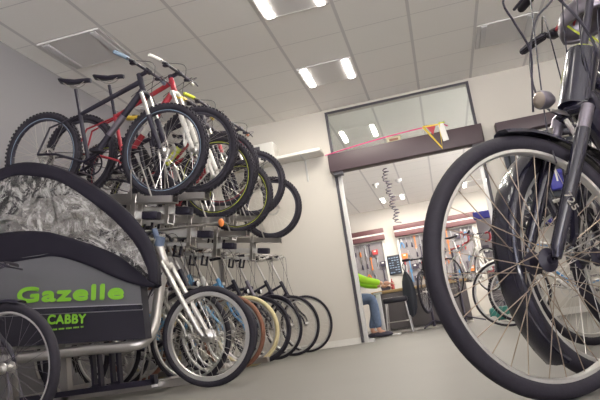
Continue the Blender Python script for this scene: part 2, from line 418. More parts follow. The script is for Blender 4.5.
def add_text(txt, name, m, parent, mtx, size, offset=.0, sx=1.0, ext=.0008):
    cu = bpy.data.curves.new(name, 'FONT'); cu.body = txt; cu.size = size; cu.extrude = ext; cu.offset = 0; cu.space_character = 1.06; cu.align_x = 'CENTER'; cu.align_y = 'CENTER'
    to = bpy.data.objects.new('tmp', cu); C.objects.link(to); bpy.context.view_layer.update()
    me = bpy.data.meshes.new_from_object(to.evaluated_get(bpy.context.evaluated_depsgraph_get())); bpy.data.objects.remove(to)
    for v in me.vertices: v.co = mtx @ V((v.co.x*sx, v.co.y, v.co.z))
    if offset:
        bm = bmesh.new()
        for ox, oy in ((0, 0), (offset, 0), (-offset, 0), (0, offset), (0, -offset), (offset*.7, offset*.7), (-offset*.7, -offset*.7)):
            m2 = me.copy(); d = mtx.to_3x3() @ V((ox, oy, .0001*(ox*37+oy*11)/max(offset, 1e-6)*.3))
            for v in m2.vertices: v.co += d
            bm.from_mesh(m2); bpy.data.meshes.remove(m2)
        bm.to_mesh(me); bm.free()
    me.materials.clear(); me.materials.append(K[m] if isinstance(m, str) else m); me.name = name
    o = bpy.data.objects.new(name, me); C.objects.link(o)
    if parent is not None: o.parent = parent
    return o
# ------------------------------------------------------------------ room
CEIL = 3.2; YW = 8.0; XL = -3.46; XR = 5.6; YB = 16.6
def ceil_mat():
    m = mat('ceiling_tiles', (.92, .90, .875), .9, bump=.15, bscale=140); nt = m.node_tree; N = nt.nodes.new; L = nt.links.new
    tc = N('ShaderNodeTexCoord'); sp = N('ShaderNodeSeparateXYZ'); L(tc.outputs['Object'], sp.inputs[0])
    outs = []
    for ax, off, per, w in (('X', .157, .682, .016), ('Y', 5.2, .62, .005)):
        a = N('ShaderNodeMath'); a.operation = 'SUBTRACT'; a.inputs[1].default_value = off-per*40+per/2; L(sp.outputs[ax], a.inputs[0])
        b = N('ShaderNodeMath'); b.operation = 'MODULO'; b.inputs[1].default_value = per; L(a.outputs[0], b.inputs[0])
        c = N('ShaderNodeMath'); c.operation = 'SUBTRACT'; c.inputs[1].default_value = per/2; L(b.outputs[0], c.inputs[0])
        d = N('ShaderNodeMath'); d.operation = 'ABSOLUTE'; L(c.outputs[0], d.inputs[0])
        e = N('ShaderNodeMath'); e.operation = 'LESS_THAN'; e.inputs[1].default_value = w; L(d.outputs[0], e.inputs[0]); outs.append(e)
    mx = N('ShaderNodeMath'); mx.operation = 'MAXIMUM'; L(outs[0].outputs[0], mx.inputs[0]); L(outs[1].outputs[0], mx.inputs[1])
    col = N('ShaderNodeMix'); col.data_type = 'RGBA'; col.inputs['A'].default_value = (.92, .90, .875, 1); col.inputs['B'].default_value = (.70, .68, .68, 1)
    L(mx.outputs[0], col.inputs['Factor']); L(col.outputs['Result'], nt.nodes['Principled BSDF'].inputs['Base Color'])
    return m
K['ceiling'] = ceil_mat()
pm('wall', (.60, .565, .515), .85, bump=.08, bscale=90)
pm('wall_vignette', (.32, .31, .325), .85, bump=.08, bscale=90)  # left wall colour darkened to stand in for lens vignetting
pm('floor', (.20, .19, .175), .5, var=.06, vscale=1.5, spec=.35)
pm('header', (.075, .05, .06), .5)
pm('wood_red', (.15, .065, .07), .5, var=.15, vscale=12)
pm('jamb_dark', (.06, .055, .07), .5)
pm('frame_alu', (.66, .65, .64), .4, .2)
pm('lamp', (1, 1, 1), .5, emis=((1.0, .95, .86), 15.0))
pm('lamp_off', (.56, .55, .56), .4)
pm('lamp_panel', (.66, .64, .64), .5)
pm('plastic_white', (.74, .72, .68), .5)

def P(px, py, Y): pass
b = MB(); b.box(((XL+XR)/2, 6.4, -.05), (XR-XL+.3, 21, .1)); struct(b.build('floor', 'floor'))
b = MB(); b.box(((XL+XR)/2, 6.4, CEIL+.05), (XR-XL+.3, 21, .1)); struct(b.build('ceiling', 'ceiling'))
b = MB(); b.box((XL-.05, 6.4, CEIL/2), (.1, 21, CEIL)); struct(b.build('wall_left', 'wall_vignette'))
b = MB(); b.box(((XL-.0)/2, -4.05, CEIL/2), (-.0-XL, .1, CEIL)); b.box(((XR+3.3)/2, -4.05, CEIL/2), (XR-3.3, .1, CEIL)); struct(b.build('wall_front', 'wall'))  # unseen wall, opening shaped to steer daylight and keep the left side dim
b = MB(); b.box((XR+.05, 6.4, .2), (.1, 21, .4)); b.box((XR+.05, 6.4, CEIL-.1), (.1, 21, .2)); b.box((XR+.05, 14.4, 1.7), (.1, 5, 2.7)); b.box((XR+.05, -.2, 1.7), (.1, 7.8, 2.7))  # unseen gap beside the workshop, added to let daylight onto its ceiling
b.box((XR+.05, 5.3, 1.7), (.1, 6.4, 2.7))
for y in (1.5,): b.box((XR+.05, y, 1.7), (.1, .1, 2.7))
struct(b.build('wall_right', 'wall'))
DX0, DX1 = -1.165, .80
b = MB(); b.box(((XL+DX0)/2, YW+.09, CEIL/2), (DX0-XL, .18, CEIL)); b.box(((XR+DX1)/2, YW+.09, CEIL/2), (XR-DX1, .18, CEIL)); b.box(((DX0+DX1)/2, YW+.09, CEIL-.02), (DX1-DX0, .18, .04))
struct(b.build('wall_back', 'wall'))
b = MB(); b.box(((XL+XR)/2, YB+.05, CEIL/2), (XR-XL, .1, CEIL)); struct(b.build('wall_far', 'wall'))
b = MB(); b.box(((XL+DX0)/2, YW-.006, .04), (DX0-XL, .012, .08)); struct(b.build('baseboard_left', 'plastic_white'))
b = MB(); b.box(((XR+DX1)/2, YW-.006, .04), (XR-DX1, .012, .08)); struct(b.build('baseboard_right', 'plastic_white'))
# door surround
b = MB()
for x in (DX0+.018, DX1-.018): b.box((x, YW-.012, 1.57+.01), (.034, .05, 3.14))
struct(b.build('trim_1', 'jamb_dark'))
b = MB(); b.box((DX0+.063, YW+.03, 1.13), (.045, .08, 2.26)); b.box((DX1-.06, YW+.03, 1.13), (.04, .08, 2.26)); b.box((DX0+.063, YW+.055, .02), (.2, .1, .04)); struct(b.build('trim_2', 'frame_alu'))
b = MB(); b.box(((DX0+DX1)/2, YW-.01, 3.145), (DX1-DX0, .04, .025)); struct(b.build('trim_3', 'jamb_dark'))
b = MB(); b.box(((DX0+DX1)/2, YW+.03, 2.82), (DX1-DX0-.06, .012, .63)); struct(b.build('window_1', 'glass'))

t = thing('door_header', 'long dark brown sliding door drive box spanning the top of the doorway', 'door header', ((DX0+DX1)/2, YW-.1, 2.26))
b = MB(); b.rbox((0, 0, .125), (DX1-DX0+.06, .17, .25), .008); b.build('cover', 'header', t)
for x in (-.91, .91):
    b = MB(); b.box((x, 0, -.02), (.12, .12, .04)); b.build('end_bracket', 'jamb_dark', t)
t = thing('motion_sensor', 'small beige box sensor sitting on top edge of the brown door header', 'sensor', (-.29, YW-.12, 2.515)); b = MB(); b.rbox((0, 0, .03), (.19, .1, .075), .01); b.build('housing', mat('sensor_beige', (.5, .48, .33), .5), t)
b = MB(); b.rbox((0, -.051, .02), (.12, .01, .03), .003); b.build('sensor_window', 'brown_leather', t)
# strap with red-yellow pennants
b = MB(); b.tube(spl([(DX0-.08, YW-.03, 2.55), (-.7, YW-.2, 2.555), (-.2, YW-.2, 2.59), (.3, YW-.2, 2.60), (.42, YW-.19, 2.56)], 20), .008, 5)
tag(b.build('barrier_ribbon', 'pink'), 'thin pink-red ribbon stretched along the top of the brown door header', 'ribbon')
t = thing('warning_pennant', 'folded red and yellow warning triangle hanging over the brown door header', 'warning sign', (.22, YW-.2, 2.27))
b = MB(); b.tube([(-.11, 0, .34), (.10, 0, .33), (.08, 0, .01), (-.11, 0, .34)], .016, 6); b.build('triangle_frame', 'yellow', t)
b = MB(); b.add([(-.07, -.004, .325), (.05, -.004, .325), (.0, -.004, .21), (-.07, .004, .325), (.05, .004, .325), (.0, .004, .21)], [(0, 1, 2), (3, 5, 4), (0, 3, 4, 1), (1, 4, 5, 2), (2, 5, 3, 0)], False); b.build('red_panel', 'red', t)
b = MB(); b.rbox((.13, 0, .22), (.075, .02, .24), .006, rot=M.Rotation(-.12, 3, 'Y')); b.build('white_flag', 'white', t)
b = MB(); b.rbox((.13, 0, .345), (.08, .024, .02), .005); b.build('yellow_flag_edge', 'lime', t)

# shelf on the left of the doorway
t = thing('wall_shelf', 'white wall shelf high on the wall between racked bicycles and doorway', 'shelf', (-1.9, YW-.15, 2.56))
b = MB(); b.rbox((0, 0, .02), (1.27, .3, .04), .004); b.build('board', 'plastic_white', t)
for x in (-.25, .36):
    b = MB(); b.tube([(x, -.12, -.012), (x, .125, -.012), (x, .133, -.03), (x, .135, -.32)], .014, 6); b.build('bracket', mat('bracket_grey', (.5, .49, .48), .5), t)
t = thing('speaker_box', 'white box with a dark square socket standing on the wall shelf', 'box', (-2.15, YW-.15, 2.601))
b = MB(); b.rbox((0, 0, .115), (.5, .24, .23), .008); b.build('housing', 'plastic_white', t)
b = MB(); b.rbox((.02, -.123, .15), (.085, .012, .09), .004); b.build('socket', 'jamb_dark', t)

# ceiling lamps
def lamp(x0, y0, lit, lab, z=CEIL):
    w, h = .60, .59
    t = thing('ceiling_lamp', lab, 'ceiling light', (x0+.341, y0+.31, z-.002), (0, 0, 0), 'recessed ceiling light fixtures')
    b = MB(); b.box((0, 0, -.006), (w, h, .012)); b.build('panel', 'lamp_panel', t)
    b = MB()
    for x in (-.31, .31): b.box((x, 0, -.008), (.018, h, .016))
    for y in (-.295, .295): b.box((0, y, -.007), (.62, .012, .014))
    b.build('frame', 'lamp_panel', t)
    for x in (-.245, .245):
        b = MB(); b.rbox((x, 0, -.016), (.062, h-.04, .02), .006); b.build('light_strip', 'lamp' if lit else 'lamp_off', t)
    return t
gx = lambda k: .157+.682*k
gy = lambda k: 5.2+.62*k
lamp(gx(-2), gy(2), True, 'lit ceiling light with two bright strips nearest the doorway')
lamp(gx(-2), gy(-1), True, 'lit ceiling light cut by the upper edge of the photo, straight above the showroom')
lamp(gx(-5), gy(-1), False, 'unlit ceiling light near the left wall above the bicycle saddles')
lamp(gx(1), gy(2), False, 'unlit ceiling light above the trekking bicycle handlebars')
lamp(gx(-5), gy(2), False, 'unlit ceiling light above the far end of the bicycle rack')
for q in (1, 4): lamp(gx(q), gy(-1), True, 'unseen lit ceiling light added above the right-hand bicycles to brighten the back wall')  # out-of-view lamps added for extra light on the back wall
for k in (-4, -7): 
    for q in (-2, 1): lamp(gx(q), gy(k), True, 'lit ceiling light in the showroom behind the viewpoint')
lamp(gx(-2), 15.0, True, 'far lit ceiling light in the workshop beyond the doorway')
lamp(gx(1), 15.0, True, 'far lit ceiling light in the workshop, over the blue-topped display')
lamp(gx(-2), 11.0, True, 'lit ceiling light inside workshop just beyond the door header')
lamp(gx(1), 11.0, True, 'lit ceiling light inside workshop over the repair stand')
def area0(x, y, z, sx, sy, e, col, rot=(0, 0, 0)):
    l = bpy.data.lights.new('l', 'AREA'); l.shape = 'RECTANGLE'; l.size = sx; l.size_y = sy; l.energy = e; l.color = col
    o = bpy.data.objects.new('ceiling_light_glow', l); C.objects.link(o); o.location = (x, y, z); o.rotation_euler = rot; return o
WARM = (1, .94, .83)
def area(x, y, z, sx, sy, e, col):
    for dx in (-.245, .245): area0(x+dx, y, z, .06, .55, e/2, col)
for x, y, e in ((gx(1)+.341, gy(-1)+.31, 8), (gx(4)+.341, gy(-1)+.31, 6), (gx(-2)+.341, gy(2)+.31, 22), (gx(-2)+.341, gy(-1)+.31, 24), (gx(1)+.34, gy(-4)+.31, 12), (gx(1)+.34, gy(-7)+.31, 12), (gx(-2)+.341, 15.3, 40), (gx(1)+.341, 15.3, 40), (gx(-2)+.341, 11.3, 18), (gx(1)+.341, 11.3, 18)):
    area(x, y, CEIL-.04, .55, .5, e, WARM)
# daylight through an unseen front opening
w = bpy.data.worlds.new('w'); sc.world = w; w.use_nodes = True
wn = w.node_tree; bg = wn.nodes['Background']
tcw = wn.nodes.new('ShaderNodeTexCoord'); sx_ = wn.nodes.new('ShaderNodeSeparateXYZ'); mr = wn.nodes.new('ShaderNodeMapRange'); mxw = wn.nodes.new('ShaderNodeMix'); mxw.data_type = 'RGBA'
wn.links.new(tcw.outputs['Generated'], sx_.inputs[0]); wn.links.new(sx_.outputs['Z'], mr.inputs[0]); mr.inputs[1].default_value = -.04; mr.inputs[2].default_value = .04
mxw.inputs['A'].default_value = (15, 14.6, 14.4, 1)   # bright glow from below the horizon, added to lift ceiling and upper walls
mxw.inputs['B'].default_value = (1.7, 1.7, 2.0, 1)   # open sky
wn.links.new(mr.outputs[0], mxw.inputs['Factor']); wn.links.new(mxw.outputs['Result'], bg.inputs[0]); bg.inputs[1].default_value = 1.0

# ------------------------------------------------------------------ bike rack
RY0, RY1 = 3.9, 7.55
YAW, PIT = .084, .186
t = thing('bike_rack', 'two-tier galvanised steel bicycle rack along the left wall', 'bicycle rack', (-2.3, 5.7, 0))
tl = V((-2.3, 5.7, 0))
def rp(x, y, z): return V((x, y, z))-tl
for y in (4.02, 5.75, 7.5):
    for x, h in ((-2.75, 1.34), (-3.2, 1.42)):
        b = MB(); b.box(rp(x, y, h/2), (.06, .06, h)); b.build('post', 'steel', t)
    b = MB(); b.box(rp(-2.5, y, .05), (1.5, .06, .05)); b.build('foot_beam', 'steel', t)
    b = MB(); b.tube([rp(-2.75, y, .95), rp(-3.2, y, 1.2)], .018, 6); b.build('brace', 'steel', t)
for x, z in ((-2.55, 1.33), (-3.1, 1.42)):
    b = MB(); b.box(rp(x, (RY0+RY1)/2, z), (.045, RY1-RY0, .04)); b.build('cross_beam', 'steel', t)
for x, z in ((-2.75, 1.0), (-2.05, .06), (-3.05, .08)):
    b = MB(); b.box(rp(x, (RY0+RY1)/2, z), (.05, RY1-RY0, .04)); b.build('cross_beam', 'steel', t)

UP = [ # hub x, y, z
 (-1.81, 4.01, 1.705, .36), (-1.70, 4.36, 1.775, .36), (-1.68, 4.70, 1.62, .355), (-1.75, 5.08, 1.79, .355),
 (-1.75, 5.46, 1.605, .35), (-1.71, 5.88, 1.81, .35), (-1.69, 6.40, 1.635, .35)]
def chan(hx, hy, hz, r, L0=-.12, L1=1.30):
    u = V((cos(YAW)*sin(PIT), -sin(YAW)*sin(PIT), cos(PIT))); c = V((hx, hy, hz))-u*(r+.012)
    X = M.Translation(c-tl) @ M.Rotation(-YAW, 4, 'Z') @ M.Rotation(PIT, 4, 'Y')
    b = MB(X)
    for s in (-1, 1): b.box((-(L0+L1)/2, s*.04, 0), (L1-L0, .012, .05))
    b.box((-(L0+L1)/2, 0, -.022), (L1-L0, .08, .006))
    q = b.build('wheel_channel', 'steel', t)
    b = MB(X)
    for s in (-1, 1): b.tube([(-.22, s*.05, 0), (-.24, s*.05, .22), (-.16, s*.05, .26), (-.05, s*.05, .02)], .007, 6)
    b.build('wheel_clamp', 'steel', q)
    b = MB(X); b.box((-.62, 0, -.115), (1.0, .06, .05)); b.box((-.62, 0, -.20), (.8, .03, .03)); b.build('slide_rail', 'frame_alu', q)
    b = MB(X); b.rbox((-.07, 0, -.115), (.13, .07, .06), .01); b.build('rail_end', 'black', q)
    for xx in (-.2, -.55, -.9):
        b = MB(X); b.box((xx, .045, -.09), (.035, .012, .26)); b.box((xx, -.045, -.09), (.035, .012, .26)); b.box((xx, 0, -.215), (.035, .09, .01)); b.build('hanger_plate', 'steel', q)
    for xx in (-.32, -.45):
        b = MB(X); b.tube([(xx, .05, -.21), (xx-.01, .05, -.30), (xx-.01, -.05, -.30), (xx, -.05, -.21)], .012, 6); b.build('rubber_loop', 'rubber', q)
for (x, y, z, r) in UP: chan(x, y, z, r)
# orange end cap
b = MB(); b.ball(rp(-1.44, 4.02, 1.09), (.022, .022, .03)); b.build('end_cap', 'orange', t)
b = MB(); b.tube([rp(-2.2, 4.02, 1.14), rp(-1.45, 4.02, 1.09)], .010, 6); b.build('pull_handle', 'steel', t)

G = 'mountain bicycles on the upper rack tier'
def up(i, label, **k):
    x, y, z, r = UP[i]; return bike(label, hub=V((x, y, z)), yaw=YAW, pitch=PIT, r=r, wb=1.10, group=G, st=k.pop('st', 0), rotor=True, knobs=True, tw=.054, **k)
up(0, 'black mountain bicycle nearest on the upper rack tier, with blue-grey grips', col='matte_black', col2='spoke_dark', grip='grey_blue', saddle='black', stripe='grey_blue', saddlez=.965, bz=.82)
up(1, 'red and white mountain bicycle second on the upper tier, white grips', col='red', forkcol='white', grip='white', saddle='black', col2='white', saddlez=1.04, bz=.85)
up(2, 'dark mountain bicycle with lime striped rims and yellow bar ends, upper tier', col='matte_black', forkcol='white', grip='yellow', stripe='lime', col2='lime', saddle='yellow', saddlez=.93)
up(3, 'black mountain bicycle with yellow-green brake hoses and red decals on fork', col='black', forkcol='black', grip='lime', stripe='red', col2='red', saddlez=.9)
up(4, 'dark red framed mountain bicycle with lime rim stripes, low on upper tier', col='red', forkcol='black', stripe='lime', saddlez=.9)
up(5, 'black mountain bicycle with orange and brown handlebar grip, upper tier', col='black', forkcol='black', grip='orange', saddlez=.9)
up(6, 'farthest black hardtail bicycle on upper tier beside the white wall', col='black', forkcol='black', spoke='spoke', saddlez=.88)

G = 'city bicycles on the lower rack tier'
LO = [
 dict(x=-1.90, y=4.32, label='silver-fendered city bicycle directly behind the cargo bike front wheel', style='step', col='alu_paint', rim='rim_silver', fender='alu', r=.35, tw=.04, barcol='steel', light=True, forkcol='alu_paint'),
 dict(x=-1.86, y=4.72, label='black city bicycle with dark fenders, second on the lower tier', style='step', col='black', rim='rim_silver', fender='gloss_black', r=.35, tw=.038, barcol='black', light=True),
 dict(x=-1.95, y=5.12, label='blue step-through bicycle beside the brown-tyred one, lower tier', style='step', col='light_blue', forkcol='light_blue', rim='rim_silver', r=.34, tw=.036, barcol='steel'),
 dict(x=-1.985, y=5.50, label='cream bicycle with brown front tyre, lower tier', style='city', col='white', forkcol='white', tyre='tyre_brown', rim='rim_silver', r=.345, tw=.042, barcol='steel', grip='brown_leather', saddle='brown_leather'),
 dict(x=-1.97, y=5.88, label='blue bicycle with pale yellow tyres, lower tier', style='city', col='blue', forkcol='blue', tyre='tyre_cream', rim='rim_silver', r=.345, tw=.044, barcol='steel', grip='brown_leather'),
 dict(light=True, x=-1.94, y=6.25, label='black bicycle next behind the yellow-tyred one, lower tier', style='city', col='black', r=.345, tw=.036, rim='rim_black', barcol='steel'),
 dict(fender='black', light=True, x=-1.90, y=6.60, label='dark grey city bicycle third from the far end, lower tier', style='step', col='spoke_dark', r=.345, tw=.034, rim='rim_silver', barcol='steel'),
 dict(x=-1.79, y=6.97, label='black city bicycle second from the far end, lower tier', style='city', col='black', r=.345, tw=.034, rim='rim_silver', barcol='steel'),
 dict(x=-1.72, y=7.42, label='slim black bicycle at the far end of lower tier against white wall', style='city', col='black', r=.345, tw=.030, rim='rim_silver', barcol='steel')]
for i, k in enumerate(LO):
    x = k.pop('x'); y = k.pop('y'); lab = k.pop('label'); rr = k['r']
    bike(lab, hub=V((x, y, rr)), yaw=.10+(.03 if i % 2 else 0), fork='rigid', bars='sweep', ha=69, wb=1.06, group=G, saddlez=.90, st=random.uniform(-.10, .06), barz=1.12+.03*(i % 3), **k)
    b = MB(); b.tube([V((x-.42, y-.05, .03))-tl, V((x-.30, y-.05, .42))-tl, V((x-.12, y-.05, .30))-tl], .009, 6); b.tube([V((x-.42, y+.05, .03))-tl, V((x-.30, y+.05, .42))-tl, V((x-.12, y+.05, .30))-tl], .009, 6); b.build('wheel_holder', 'steel', t)
#PART3
# ------------------------------------------------------------------ cargo bike
S = 3.5/3.34
def cs(p, s=S): return (p[0]*s, .2633+(p[1]-.2633)*s)   # same sight line, set a little deeper
YN, YF, YC = 3.5, 4.06, 3.78
SC = YC/3.62
t = thing('cargo_bicycle', 'silver cargo bicycle with a black and grey fabric box and rain canopy', 'cargo bicycle', (-2.4, YC, 0))
t0 = V((-2.4, YC, 0)); TX = M.Translation(-t0)
pm('fabric_black', (.014, .012, .022), .6, bump=.5, bscale=14, spec=.3)
pm('fabric_dark', (.024, .022, .034), .5, bump=.3, bscale=10)
pm('fabric_grey', (.15, .15, .165), .42, bump=.5, bscale=7)
pm('text_green', (.24, .55, .04), .5)
outer = spl([(-3.32, 0, 1.12), (-3.26, 0, 1.36), (-3.08, 0, 1.60)]+[(cs(p)[0], 0, cs(p)[1]) for p in [(-2.68, 1.632), (-2.45, 1.60), (-2.236, 1.487), (-1.902, 1.223), (-1.70, .985), (-1.635, .80), (-1.635, .652)]], 60)
inner = spl([(-3.24, 0, 1.14), (-3.18, 0, 1.32), (-3.04, 0, 1.50)]+[(cs(p)[0], 0, cs(p)[1]) for p in [(-2.68, 1.544), (-2.45, 1.50), (-2.242, 1.401), (-1.974, 1.170), (-1.79, .96), (-1.70, .78), (-1.684, .677)]], 60)
lowc = spl([(-3.24, 0, 1.13), (-3.1, 0, 1.20)]+[(cs(p)[0], 0, cs(p)[1]) for p in [(-2.698, 1.163), (-2.45, 1.13), (-2.265, 1.066), (-1.929, .90), (-1.78, .78), (-1.684, .672)]], 60)
skirt = spl([(-3.32, 0, 1.00)]+[(cs(p)[0], 0, cs(p)[1]) for p in [(-2.704, .955), (-2.45, .95), (-2.3, .935), (-2.1, .85), (-1.87, .72), (-1.69, .645), (-1.64, .652)]], 60)
def lean(y, sgn, z): return y+sgn*max(0, z-.72)*.10
def yfar(x): return YN+.05+(YF-YN-.05)*min(1, max(0, (-1.75-x)/1.0))
def side(cv, y, sgn, out=0.0): return [V((p.x, lean(y if sgn > 0 else yfar(p.x), sgn, p.z)-sgn*out, p.z)) for p in cv]
def wr(amp, k):
    def f(p, u, v): 
        n = noise.noise(V((p.x*k, p.z*k*.6, 3.1)))*amp*sin(pi*min(1, max(0, v)))
        return V((p.x, p.y+n, p.z))
    return f
for y, sgn, nm in ((YN, 1, 'near'), (YF, -1, 'far')):
    # black binding between outer and inner curves
    b = MB(TX)
    b.sheet(side(outer, y, sgn), side(inner, y, sgn, .012), 3, f=wr(.006, 8)); b.sheet(side(lowc, y, sgn, .006), side(skirt, y, sgn, .016), 6, f=wr(.022, 6))
    o = b.build('canopy_binding', 'fabric_black', t)
    md = o.modifiers.new('s', 'SOLIDIFY'); md.thickness = .004; md.offset = 0
    b = MB(TX); b.sheet(side(inner, y, sgn, .004), side(lowc, y, sgn, .0), 10, f=wr(.03, 3.5)); b.build('canopy_window', 'foil', t)
b = MB(TX)
A_ = side(outer, YN, 1); B_ = side(outer, YF, -1)
def bulge(p, u, v): return V((p.x, p.y, p.z+.008*sin(pi*v)))
b.sheet(A_, B_, 8, f=bulge); o = b.build('canopy_top', 'fabric_black', t); md = o.modifiers.new('s', 'SOLIDIFY'); md.thickness = .005
# box
zb = .262
pt = lambda x, z: V((cs((x, z))[0], 0, cs((x, z))[1]))
upg = [V((p.x, YN+.012, p.z+.02)) for p in skirt if p.x <= pt(-1.735, .6).x]
xmx = upg[-1].x
def zline(x, z0, z1): # z along box line at x (slightly falling to the front)
    u = (x-pt(-2.733, 0).x)/(pt(-1.75, 0).x-pt(-2.733, 0).x); a = pt(0, z0).z; c = pt(0, z1).z; return a+(c-a)*u
mid1 = [V((p.x, YN+.012, zline(p.x, .665, .553))) for p in upg]; mid2 = [V((p.x, YN+.012, zline(p.x, .628, .525))) for p in upg]
bot = [V((p.x, YN+.022, zline(p.x, .435, .352))) for p in upg]
b = MB(TX); b.sheet(upg, mid1, 8, f=wr(.007, 5)); b.build('side_panel', 'fabric_grey', t, label='grey upper side panel')
b = MB(TX); b.sheet(mid2, bot, 6, f=wr(.005, 4)); b.build('side_panel', 'fabric_dark', t, label='dark lower side panel')
b = MB(TX); b.sheet([p+V((0, -.012, 0)) for p in mid1], [p+V((0, -.012, 0)) for p in mid2], 1); b.sheet(mid1, [p+V((0, -.012, 0)) for p in mid1]); b.sheet(mid2, [p+V((0, -.012, 0)) for p in mid2]); b.build('reinforcing_strip', 'gloss_black', t)
for m_ in (mid1, mid2):
    b = MB(TX); b.tube([p+V((0, -.006, 0)) for p in m_][::4], .006, 5); b.build('piping', mat('piping_grey', (.32, .31, .33), .5), t)
b = MB(TX)
x0 = upg[0].x; x1 = upg[-1].x
b.sheet([V((p.x, yfar(p.x), p.z)) for p in upg], [V((p.x, yfar(p.x), p.z)) for p in bot], 2)
b.sheet([V((p.x, YN+.01, p.z)) for p in bot], [V((p.x, yfar(p.x), p.z)) for p in bot], 2)
b.add([(x1, YN, upg[-1].z+.03), (x1, yfar(x1), upg[-1].z+.03), (x1, yfar(x1), bot[-1].z), (x1, YN+.01, bot[-1].z)], [(0, 1, 2, 3)], False)
b.add([(x0, YN, upg[0].z), (x0, YF, upg[0].z), (x0, YF, bot[0].z), (x0, YN+.01, bot[0].z)], [(0, 1, 2, 3)], False)
b.build('box_shell', 'fabric_dark', t)
# lettering
pa = pt(-2.66, .738); pb = pt(-1.815, .637)
ang = atan2(pb.z-pa.z, pb.x-pa.x)
def side_text(s, c, size, sx, off, nm, a=ang):
    return add_text(s, nm, 'text_green', t, TX @ M.Translation((c.x, YN-.016, c.z)) @ M.Rotation(-a, 4, 'Y') @ M.Rotation(pi/2, 4, 'X'), size, off, sx)
side_text('Gazelle', (pa+pb)/2+V((.02, 0, 0)), .130, 1.9, .0065, 'lettering')
pc = (pt(-2.371, .54)+pt(-2.124, .522))/2
side_text('CABBY', pc+V((0, 0, .006)), .078, 1.1, .0035, 'lettering')
b = MB(TX)
for k in range(22):
    if k % 5 == 4: continue
    q = V((pc.x-.11+k*.0105, YN-.012, pc.z-.042-.0006*k)); b.box(q, (.007, .002, .010))
b.build('small_print', 'text_green', t)
# frame tube
def c2(x, z, y=YC): return V((x*SC, y, .2633+(z-.2633)*SC))
b = MB(TX)
def c3(x, z, y): return V((x*y/3.62, y, .2633+(z-.2633)*y/3.62))
b.tube(spl([V((-3.3, YN+.05, .39)), c3(-2.85, .362, YN+.05), c3(-2.3, .345, YN+.05), c3(-2.02, .330, YN+.05), c3(-1.90, .345, YN+.09), c3(-1.83, .42, YN+.15), c3(-1.79, .55, YN+.22), c3(-1.745, .72, YC), c3(-1.715, .84, YC)], 44), .034, 14)
b.tube([c2(-1.70, .76), c2(-1.745, .98)], .028, 14)
b.build('frame', 'alu_paint', t)
b = MB(TX)
b.tube([V((-3.3, YF-.03, .44)), V((-2.2, YF-.06, .40))], .014, 8)
b.build('box_rail', 'alu_paint', t)
FH = V((-1.553, 3.88, .325)); FH = V((-1.545, YC+.03, .322))
b = MB(TX); b.tube([c2(-1.70, .80)+V((0, -.065, 0)), c2(-1.69, .77)+V((0, 0, .01)), c2(-1.70, .80)+V((0, .065, 0))], .022, 10)
for s in (-1, 1): b.tube([c2(-1.705, .82)+V((0, s*.062, 0)), V((FH.x-.03, YC+s*.062, FH.z+.05)), V((FH.x, YC+s*.06, FH.z))], [.019, .017, .012], 10)
b.build('fork', 'alu_paint', t)
wheel(t, 'front_wheel', FH-t0, .325, .043, 'rim_silver', 'tyre', 32, I4, True, False, False, .034, .10, None, 'spoke', .0015, 72, .03, 'steel')
# stand
b = MB(TX)
b.box((-2.42, YC-.02, .085), (1.0, .05, .035)); b.box((-1.93, YC-.02, .10), (.03, .05, .06)); b.build('parking_stand', 'black', t)
for x in (-2.36, -2.22, -2.72):
    b = MB(TX); b.box((x, YC-.02, .22), (.018, .045, .27)); b.box((x+.05, YC-.02, .22), (.018, .045, .27)); b.box((x+.025, YC-.02, .11), (.06, .045, .02)); b.build('stand_leg', 'black', t)
b = MB(TX); b.tube(spl([c2(-1.70, .80), c2(-1.80, .62)+V((0, -.08, 0)), c2(-1.88, .45)+V((0, -.08, 0)), V((-2.1, YC-.08, .36))], 12), .006, 6); b.build('brake_cable', 'black', t)
b = MB(TX); b.tube([c2(-1.745, .98), c2(-1.76, 1.05)], .02, 10); b.tube([c2(-1.74, .93), c2(-1.72, .99)], .034, 12); b.build('head_cap', mat('cap_blue', (.12, .16, .25), .45), t)

# small wheel bike, near left
bike('child-size bicycle in the lower left corner, only its front wheel showing', hub=V((-2.03, 2.52, .295)), yaw=.10, r=.30, tw=.045, wb=.95, style='city', fork='rigid', bars='flat', col='black', forkcol='black', rim='rim_silver', rimh=.013, fender='black', fa=70, bz=.66, ha=68, saddlez=.72, spoke='spoke_dark', light=False, barz=.8, rotor=False)

# ------------------------------------------------------------------ bikes at the right
Y1 = pi+.58
def rb(label, x, y, yaw, **k):
    r = k.get('r', .35); return bike(label, hub=V((x, y, r)), yaw=yaw, ha=k.pop('ha', 67), **k)
A = rb('black trekking bicycle in front, its big front wheel nearest the viewer', .254, 1.71, pi-.58, ha=64.5, style='trek', fork='susp', bars='flat', col='gloss_black', forkcol='gloss_black', rim='rim_silver', tw=.046, rimh=.012,
   fender='gloss_black', fa=84, indiv=True, light=True, htw=.048, dt=.01, stemcol='black', hubmat='black', hubr=.024, spoke='spoke_bronze', barz=1.28, ftext='725', sr=.0014, seg=96, saddlez=1.02)
rb('dark city bicycle right behind the front trekking bicycle', .425, 1.97, pi-.77, ha=66, style='trek', fork='susp', bars='flat', col='matte_black', forkcol='gloss_black', rim='rim_silver', tw=.05, ftw=.085, rimh=.014, fender='gloss_black', fa=-48, indiv=True, light=False, saddlez=1.0, seg=72, barz=1.21, hubmat='black')
rb('blue-grey city bicycle with silver fenders, fourth in the right-hand row', .645, 3.20, pi-.66, style='city', fork='rigid', bars='sweep', col='grey_blue', forkcol='black', rim='rim_silver', tw=.04, fender='alu', indiv=True, saddlez=.95, barz=1.1, seg=64)
rb('black bicycle third in the right-hand row, mostly hidden by the first two', .74, 2.58, pi-.62, style='city', fork='rigid', bars='flat', col='black', forkcol='black', rim='rim_silver', tw=.04, saddlez=.95, fender='gloss_black', fa=60, barz=1.1)
